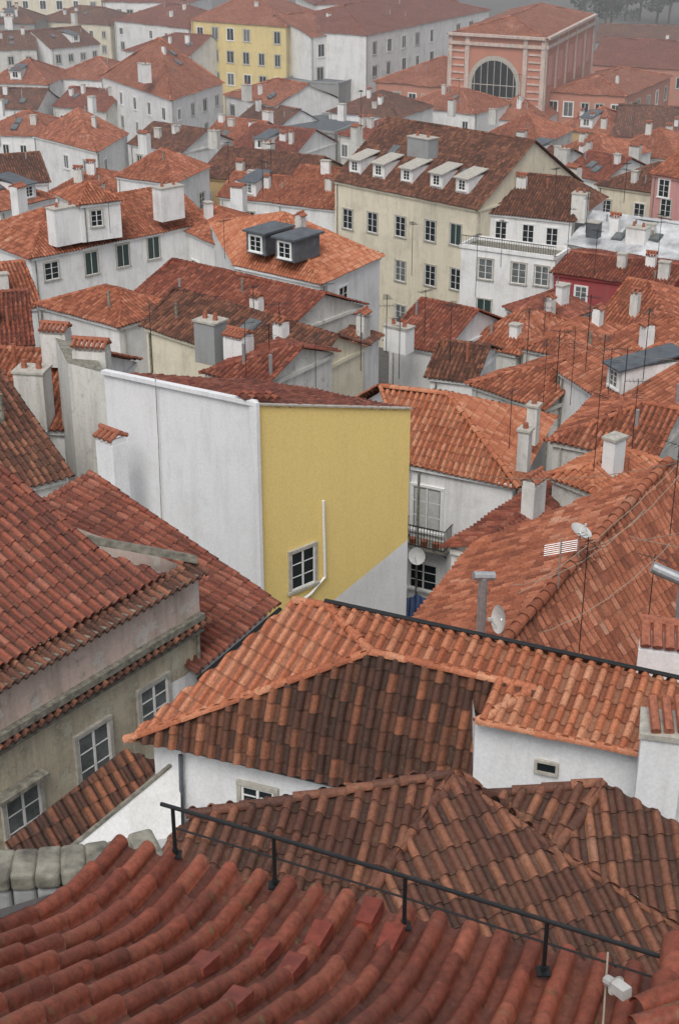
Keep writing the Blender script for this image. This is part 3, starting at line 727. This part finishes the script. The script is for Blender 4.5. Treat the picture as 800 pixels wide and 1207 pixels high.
house('cream_apartment_house',(390,213),(562,248),W=15,D=27,s=.62,hips=(0,0),wall='cream',roof='brown',vents=0,sky=2,
  wins=[(0,u,258+(u-410)*.145,1.15,1.75,'shutter' if u==537 else 'sash') for u in(410,439,472,507,537)]+[(0,u,310+(u-410)*.15,1.15,1.8) for u in(410,439,472,507,537)]+[(0,u,362+(u-410)*.15,1.15,1.8) for u in(439,472,507,537)],
  dorm=[(u,v,1.4,1.35,'white','lightstone') for u,v in((418,205),(446,210),(479,216),(514,222),(544,228))],
  chims=[(498,162,20.8,2.2,1.2,1.5,'grey','slab')])
house('brown_roof_townhouse',(562,250),(676,262),W=10,D=27.6,s=.5,hips=(0,.4),wall='white',roof='brown',
  wins=[(0,590,272,1.0,1.6,'white'),(0,622,276,1.0,1.6,'white'),(0,650,280,1.0,1.6,'white')],chims=[(684,228,25.5,1.2,1.0,2.3,'oldwhite','slab'),(600,192,24.5,2.5,1.0,1.4,'grey','slab')])
r=house('white_townhouse',(538,292),(656,308),W=3.5,D=28.2,s=0,wall='white',wins=[(0,572,317,1.2,1.6),(0,611,322,1.2,1.6),(0,638,325,1.1,1.5),(0,570,365,1.2,1.7,'shutter'),(0,618,372,1.2,1.7)])
def f(m):
    a,b,t,n=r['side'](0); up=Z*1.0; L=(b-a).length
    m.tube([a+up,b+up],.03,'black',5)
    for i in range(40): m.tube([a+t*(L*i/39),a+t*(L*i/39)+up],.015,'black',4)
parts('balcony_railing',r['par'],f)
r=house('silver_roof_house',(664,288),(815,310),W=11,D=29,s=.28,hips=(0,0),wall='white',roof='silver',lod=3,wins=[(0,680,303,.9,1.1),(0,705,306,.9,1.1),(0,733,310,.9,1.1)],
   chims=[(752,268,27.3,1.6,1.2,1.6,'white','slab'),(700,262,27.0,1.0,.8,1.2,'zinc','slab')],vents=5,sky=4)
house('crimson_house',(648,322),(790,341),W=8,D=29,s=.2,hips=(0,0),wall='crimson',roof='red',vents=4,wins=[(0,663,343,.9,1.2,'white'),(0,684,347,.9,1.2,'white'),(0,765,366,1.6,1.3,'white')])
house('pink_house',(764,205),(840,218),W=10,D=27,s=.3,hips=(0,0),wall='pink',roof='orange',wins=[(0,782,222,1.1,1.6,'white'),(0,784,245,1.1,1.6)])
house('white_dormer_roof_house',(652,436),(782,520),W=11,D=23,s=.42,hips=(0,0),wall='white',roof='orange',dorm=[(722,462,1.3,1.3,'white','zinc')])
house('small_white_house',(592,362),(640,388),(705,365),D=28,s=.45,ax='b',hips=(1,1),wall='oldwhite',roof='red')
house('small_white_house',(610,410),(680,425),(745,388),D=26,s=.4,ax='b',hips=(1,1),wall='oldwhite',roof='orange')
house('small_white_house',(548,452),(640,484),W=8,D=24.5,s=.4,hips=(1,0),wall='oldwhite',roof='orange')
house('small_white_house',(452,402),(520,418),W=8,D=27.5,s=.45,hips=(0,0),wall='white',roof='red',chims=[(470,385,25.6,1.6,.9,1.5,'white','slab')])
house('small_white_house',(545,405),(610,420),W=8,D=28,s=.45,hips=(1,1),wall='oldwhite',roof='orange')
house('small_white_house',(500,445),(560,452),W=6,D=26,s=.4,hips=(0,0),wall='white',roof='brown')
house('small_white_house',(700,378),(800,398),W=9,D=27.5,s=.4,hips=(0,1),wall='oldwhite',roof='orange')
house('small_white_house',(735,400),(830,432),W=9,D=25,s=.4,hips=(1,0),wall='white',roof='red')
house('dark_roof_house',(-60,600),(86,562),W=11,D=19.5,s=.42,hips=(0,0),wall='oldwhite',roof='brown')
house('dark_roof_house',(-70,500),(90,510),W=9,D=21,s=.4,hips=(0,0),wall='white',roof='orange',chims=[(38,436,18.6,1.2,1.0,2.4,'oldwhite','slab')])
house('small_white_house',(-60,415),(40,408),W=9,D=24,s=.4,hips=(0,0),wall='white',roof='red')
house('small_white_house',(-60,375),(50,362),W=9,D=25.5,s=.4,hips=(0,0),wall='white',roof='orange')
house('small_white_house',(235,440),(310,458),W=6,D=21.5,s=.35,hips=(1,0),wall='oldwhite',roof='red',chims=[(248,378,20,1.2,1.0,2.0,'grey','slab'),(281,398,20.5,1.1,.9,2.0,'white','tiles')])
house('small_white_house',(322,240),(398,248),W=12,D=30,s=.42,hips=(0,0),wall='white',roof='orange')
house('brown_row_house',(232,208),(352,222),W=11,D=31,s=.4,hips=(0,0),wall='ochre',roof='brown',grids=[(0,6,[2.2],1,1.4)])
house('white_hip_house',(134,208),(205,218),(250,196),D=29,s=.5,ax='a',hips=(1,1),wall='white',roof='orange',grids=[(0,2,[3],1.1,1.6),(1,2,[3],1.1,1.6)])
house('white_gable_house',(118,90),(202,119),(264,98),D=31,s=.45,ax='b',hips=(1,1),wall='white',roof='orange',sky=2,grids=[(0,5,[2.2,5.6],1.1,1.7),(1,4,[2.2,5.6],1.1,1.7)],chims=[(170,75,27,2,1.2,2.5,'white','slab')])
house('white_gable_house',(38,160),(115,180),(152,158),D=33,s=.45,ax='b',hips=(1,1),wall='white',roof='orange',grids=[(0,3,[2.2],1.1,1.6),(1,2,[2.2],1.1,1.6)])
rows=[((-30,222),(60,215),10,30,'a',(0,0),'white','brown',4),((0,250),(70,232),10,29,'a',(0,1),'white','orange',3),((55,228),(140,232),9,31,'a',(1,1),'white','orange',4),
((-30,158),(62,162),10,34,'a',(1,1),'white','orange',4),((60,125),(125,132),10,35,'a',(0,0),'oldwhite','red',3),((-20,98),(58,100),13,34,'a',(1,1),'white','orange',5),((55,92),(140,96),13,34,'b',(1,1),'white','orange',4),
((-20,128),(45,130),10,35,'a',(0,0),'white','brown',3),((145,60),(225,66),14,34,'a',(1,0),'white','red',5),((60,58),(120,52),14,35,'a',(0,0),'white','brown',4),((40,24),(130,30),14,34,'a',(1,1),'cream','brown',6),
((133,24),(222,34),16,33,'a',(1,1),'white','red',5),((-20,60),(45,58),14,35,'a',(0,0),'oldwhite','brown',3),((-20,28),(42,28),14,33,'a',(1,1),'grey','brown',3),
((262,112),(325,126),12,34,'a',(1,0),'white','orange',3),((300,150),(395,158),14,36,'a',(0,0),'grey','zinc',0),((278,140),(330,150),8,36,'a',(0,0),'white','brown',2),((270,178),(345,186),12,35,'a',(0,0),'white','red',3),
((385,132),(470,140),12,35,'a',(1,1),'white','brown',4),((395,158),(450,168),10,34,'a',(1,1),'oldwhite','red',3),((465,125),(560,135),13,36,'a',(1,1),'white','orange',4),((255,232),(330,240),8,32,'a',(0,0),'white','orange',3),
((560,165),(640,172),13,34,'a',(1,1),'oldwhite','orange',4),((635,185),(712,196),12,33,'a',(1,1),'white','orange',3),((708,180),(800,190),13,34,'a',(1,1),'oldwhite','orange',4),((650,152),(730,160),12,36,'a',(1,1),'ochre','orange',3),
((720,160),(820,165),13,36,'a',(0,0),'terracotta','brown',4),((700,218),(768,228),9,30,'a',(1,0),'cream','brown',3),((660,205),(710,215),9,31,'a',(0,0),'white','red',2),((590,190),(650,200),8,32,'a',(0,0),'oldwhite','brown',2),
((560,140),(640,145),12,38,'a',(1,1),'white','orange',3),((150,170),(215,180),10,34,'a',(0,0),'white','brown',3),((235,165),(290,172),10,35,'a',(0,0),'white','orange',3),((330,95),(400,100),12,38,'a',(0,0),'white','zinc',3)]
for i,(a,b,W_,D_,ax,hp,wl,rf,gc) in enumerate(rows):
    L=[2.0,5.0] if gc else []
    if rf=='zinc': house('grey_workshop',a,b,W=W_,D=D_,s=0,wall='grey',roof='zinc')
    else:
        ch=[((a[0]+b[0])/2+random.uniform(-25,25),min(a[1],b[1])-random.uniform(6,12),D_-3.4,random.uniform(.8,1.6),random.uniform(.7,1),2.2,random.choice(['white','oldwhite','oldwhite']),random.choice(['slab','tiles']))] if random.random()<.65 else []
        house('terraced_house',a,b,W=W_,D=D_,s=random.uniform(.38,.5),ax=ax,hips=hp,wall=wl,roof=rf,grids=[(0,gc,L,1.1,1.6)],chims=ch,vents=random.randint(2,5),sky=random.choice([0,1,2]),
          dorm=[((a[0]+b[0])/2,(a[1]+b[1])/2-5,1.8,1.5,'white','zinc')] if (i%4==1 and ax=='a') else ())
house('yellow_apartment_house',(224,24),(338,32),(373,14),D=29,s=.35,hips=(1,1),wall='yellow2',roof='orange',grids=[(0,6,[2,6,10],1.5,2.1),(1,3,[2,6,10],1.5,2.1)],vents=4)
house('long_white_building',(432,42),(578,12),W=24,D=30,s=.3,hips=(1,1),wall='white',roof='red',grids=[(0,9,[2.5,6.5],1.5,2.2)],vents=4)
house('long_white_building',(366,44),(432,37),W=20,D=30.5,s=.3,hips=(0,0),wall='white',roof='orange',grids=[(0,3,[2.5,6.5],1.5,2.2)])
house('white_civic_building',(370,6),(540,2),W=20,D=29,s=.25,hips=(1,1),wall='white',roof='red')
r=house('arched_station_building',(527,40),(645,47),(702,18),D=26.5,s=.28,ax='b',hips=(1,1),wall='terracotta',roof='orange',vents=0)
a,b,t,n=r['side'](0)
def f(m):
    pl=(a,n); c=hit(582,100,pl); R=3.7
    for rr,k,off in((R+.7,'lightstone',.10),(R,'glass',.22)):
        pts=[c+t*(math.cos(q)*rr)+Z*(math.sin(q)*rr+0) +n*off for q in np.linspace(0,math.pi,25)]
        pts+= [c-t*rr-Z*5+n*off,c+t*rr-Z*5+n*off]; m.poly(pts,k)
    for q in range(-3,4): 
        x=q*1.1; hgt=math.sqrt(max(R*R-x*x,0)); m.box(c+t*x+Z*((hgt-5)/2)+n*.27,t*.045,n*.04,Z*((hgt+5)/2),'lightstone')
    for z in(0,-1.8,-3.4): m.box(c+Z*z+n*.28,t*R,n*.045,Z*.06,'lightstone')
    L=(b-a).length
    for x in(.3,L-.3,L*.2,L*.8): m.box(V((a.x,a.y,a.z-9))+t*x+n*.15,t*.35,n*.12,Z*9,'pinkwhite')
    for i in range(14):
        for x in(L*.1,L*.9): m.box(V((a.x,a.y,a.z-2.4-i*1.1))+t*x+n*.08,t*L*.07,n*.08,Z*.12,'pinkwhite')
    m.box((a+b)/2-Z*1.2+n*.2,t*L/2,n*.2,Z*.25,'pinkwhite'); m.box((a+b)/2+Z*.1+n*.3,t*L/2,n*.35,Z*.2,'pinkwhite'); m.box((a+b)/2-Z*13+n*.2,t*L/2,n*.2,Z*.25,'pinkwhite')
    a2,b2,t2,n2_=r['side'](1); L2=(b2-a2).length
    for i in range(6): m.box(V((a2.x,a2.y,a2.z-8))+t2*(L2*(i+.02)/5.05+.3)+n2_*.1,t2*.3,n2_*.12,Z*8,'pinkwhite')
    m.box((a2+b2)/2+Z*.1+n2_*.3,t2*L2/2,n2_*.3,Z*.2,'pinkwhite'); m.box((a2+b2)/2-Z*1.2+n2_*.2,t2*L2/2,n2_*.2,Z*.25,'pinkwhite')
    for i in range(5): m.box(V((a2.x,a2.y,a2.z-5))+t2*(L2*(i+.5)/5)+n2_*.05,t2*1.1,n2_*.05,Z*2.2,'pink')
parts('arch_window_and_pilasters',r['par'],f)
house('station_wing',(640,108),(738,114),(792,90),D=35,s=.3,ax='b',hips=(1,1),wall='terracotta',roof='orange',grids=[(0,5,[2.5,6],1.5,2.2),(1,5,[2.5,6],1.5,2.2)])
house('station_wing',(440,96),(530,104),W=22,D=35,s=.3,hips=(1,1),wall='terracotta',roof='orange',grids=[(0,5,[2.5],1.5,2.2)])
house('long_warehouse',(690,76),(900,88),W=25,D=38,s=.3,hips=(0,0),wall='terracotta',roof='red',grids=[(0,12,[2.5],1.6,2)])
house('long_warehouse',(700,50),(900,56),W=20,D=40,s=.3,hips=(0,0),wall='grey',roof='brown')
house('terraced_house',(-40,-8),(120,-6),W=20,D=32,s=.3,wall='cream',roof='brown',grids=[(0,8,[2.5],1.5,2)])
house('terraced_house',(120,2),(224,4),W=20,D=32,s=.3,wall='white',roof='red',grids=[(0,8,[2.5],1.5,2)])

# ------------------------------------------------ distant trees
rnd=random.Random(3); tr=MB()
for i in range(17):
    x=70+i*3.4+rnd.uniform(-1.5,1.5); y=425+rnd.uniform(-18,25); z0=CZ-46; hgt=rnd.uniform(9,15)
    tr.tube([V((x,y,z0)),V((x+.4,y,z0+hgt*.5)),V((x,y,z0+hgt*.8))],.45,'trunk',6,.15)
    for b in range(4): 
        q=rnd.uniform(0,6.28); tr.tube([V((x,y,z0+hgt*.45)),V((x+math.cos(q)*3,y+math.sin(q)*3,z0+hgt*.75))],.2,'trunk',5,.06)
    cl=[(x+rnd.gauss(0,2.0),y+rnd.gauss(0,2.2),z0+hgt*.68+rnd.gauss(0,2.4),rnd.uniform(1.0,2.2)) for _ in range(12)]
    for (cx,cy,cz_,r_) in cl:
        for _ in range(60):
            d=V((rnd.gauss(0,1),rnd.gauss(0,1),rnd.gauss(0,1))).normalized()*r_*rnd.uniform(.6,1.05)
            c=V((cx,cy,cz_))+d; a=V((rnd.gauss(0,1),rnd.gauss(0,1),rnd.gauss(0,1))).normalized()*.4; b=a.cross(V((rnd.gauss(0,1),rnd.gauss(0,1),rnd.gauss(0,1)))).normalized()*.32
            tr.poly([c-a,c+b,c+a,c-b],'leaf' if rnd.random()<.6 else 'leaf2')
tr.build('distant_trees')

# ------------------------------------------------ ground
ys=[-60,0,20,40,60,100,130,200,300,500,900,2000,6000]
v=[];fc=[]; xs=[-3000,-600,-200,-60,-20,20,60,200,600,3000]
for y in ys:
    for x in xs: v.append((x,y,CZ-ground_drop(y)))
for i in range(len(ys)-1):
    for j in range(len(xs)-1):
        k=i*len(xs)+j; fc.append((k,k+1,k+1+len(xs),k+len(xs)))
me=bpy.data.meshes.new('ground'); me.from_pydata(v,[],fc); me.materials.append(M('street')); o=bpy.data.objects.new('ground',me); scene.collection.objects.link(o)

# ------------------------------------------------ mist (real volume over the lower town)
me=bpy.data.meshes.new('mist'); bx=MB(); bx.box(V((0,600,30)),V((700,0,0)),V((0,500,0)),Z*32,'stone')
me.from_pydata(bx.v,[],bx.f); mm=bpy.data.materials.new('mist_volume'); mm.use_nodes=True; nt=mm.node_tree; nt.nodes.clear()
out=nt.nodes.new('ShaderNodeOutputMaterial'); vs=nt.nodes.new('ShaderNodeVolumeScatter'); vs.inputs['Density'].default_value=.0010; vs.inputs['Color'].default_value=(.97,.985,1,1)
nt.links.new(vs.outputs[0],out.inputs['Volume']); me.materials.append(mm); o=bpy.data.objects.new('mist',me); scene.collection.objects.link(o)

# ------------------------------------------------ light
w=bpy.data.worlds.new('World'); scene.world=w; w.use_nodes=True; nt=w.node_tree
bg=nt.nodes['Background']; sky=nt.nodes.new('ShaderNodeTexSky'); sky.sky_type='NISHITA'; sky.sun_disc=False
sky.sun_elevation=math.radians(55); sky.sun_rotation=math.radians(195); sky.dust_density=4; sky.air_density=1.0
hs=nt.nodes.new('ShaderNodeHueSaturation'); hs.inputs['Saturation'].default_value=.35
nt.links.new(sky.outputs[0],hs.inputs['Color']); nt.links.new(hs.outputs[0],bg.inputs[0]); bg.inputs[1].default_value=.15
L=bpy.data.lights.new('sun','SUN'); L.energy=1.25; L.angle=math.radians(28); L.color=(1,.97,.92); o=bpy.data.objects.new('sun',L); scene.collection.objects.link(o)
az=math.radians(195); el=math.radians(55); d=V((math.sin(az)*math.cos(el),math.cos(az)*math.cos(el),math.sin(el)))
o.rotation_euler=(-d).to_track_quat('-Z','Y').to_euler(); o.location=(-30,-40,120)
cam=bpy.data.cameras.new('camera'); cam.sensor_fit='VERTICAL'; cam.sensor_height=36; cam.lens=50; cam.clip_end=8000; cam.clip_start=.1
o=bpy.data.objects.new('camera',cam); o.location=CAM; o.rotation_euler=(math.radians(90-25),0,0); scene.collection.objects.link(o); scene.camera=o
scene.view_settings.view_transform='Standard'; scene.view_settings.look='None'; scene.view_settings.exposure=0
print('polys',sum(len(o.data.polygons) for o in scene.objects if o.type=='MESH'))
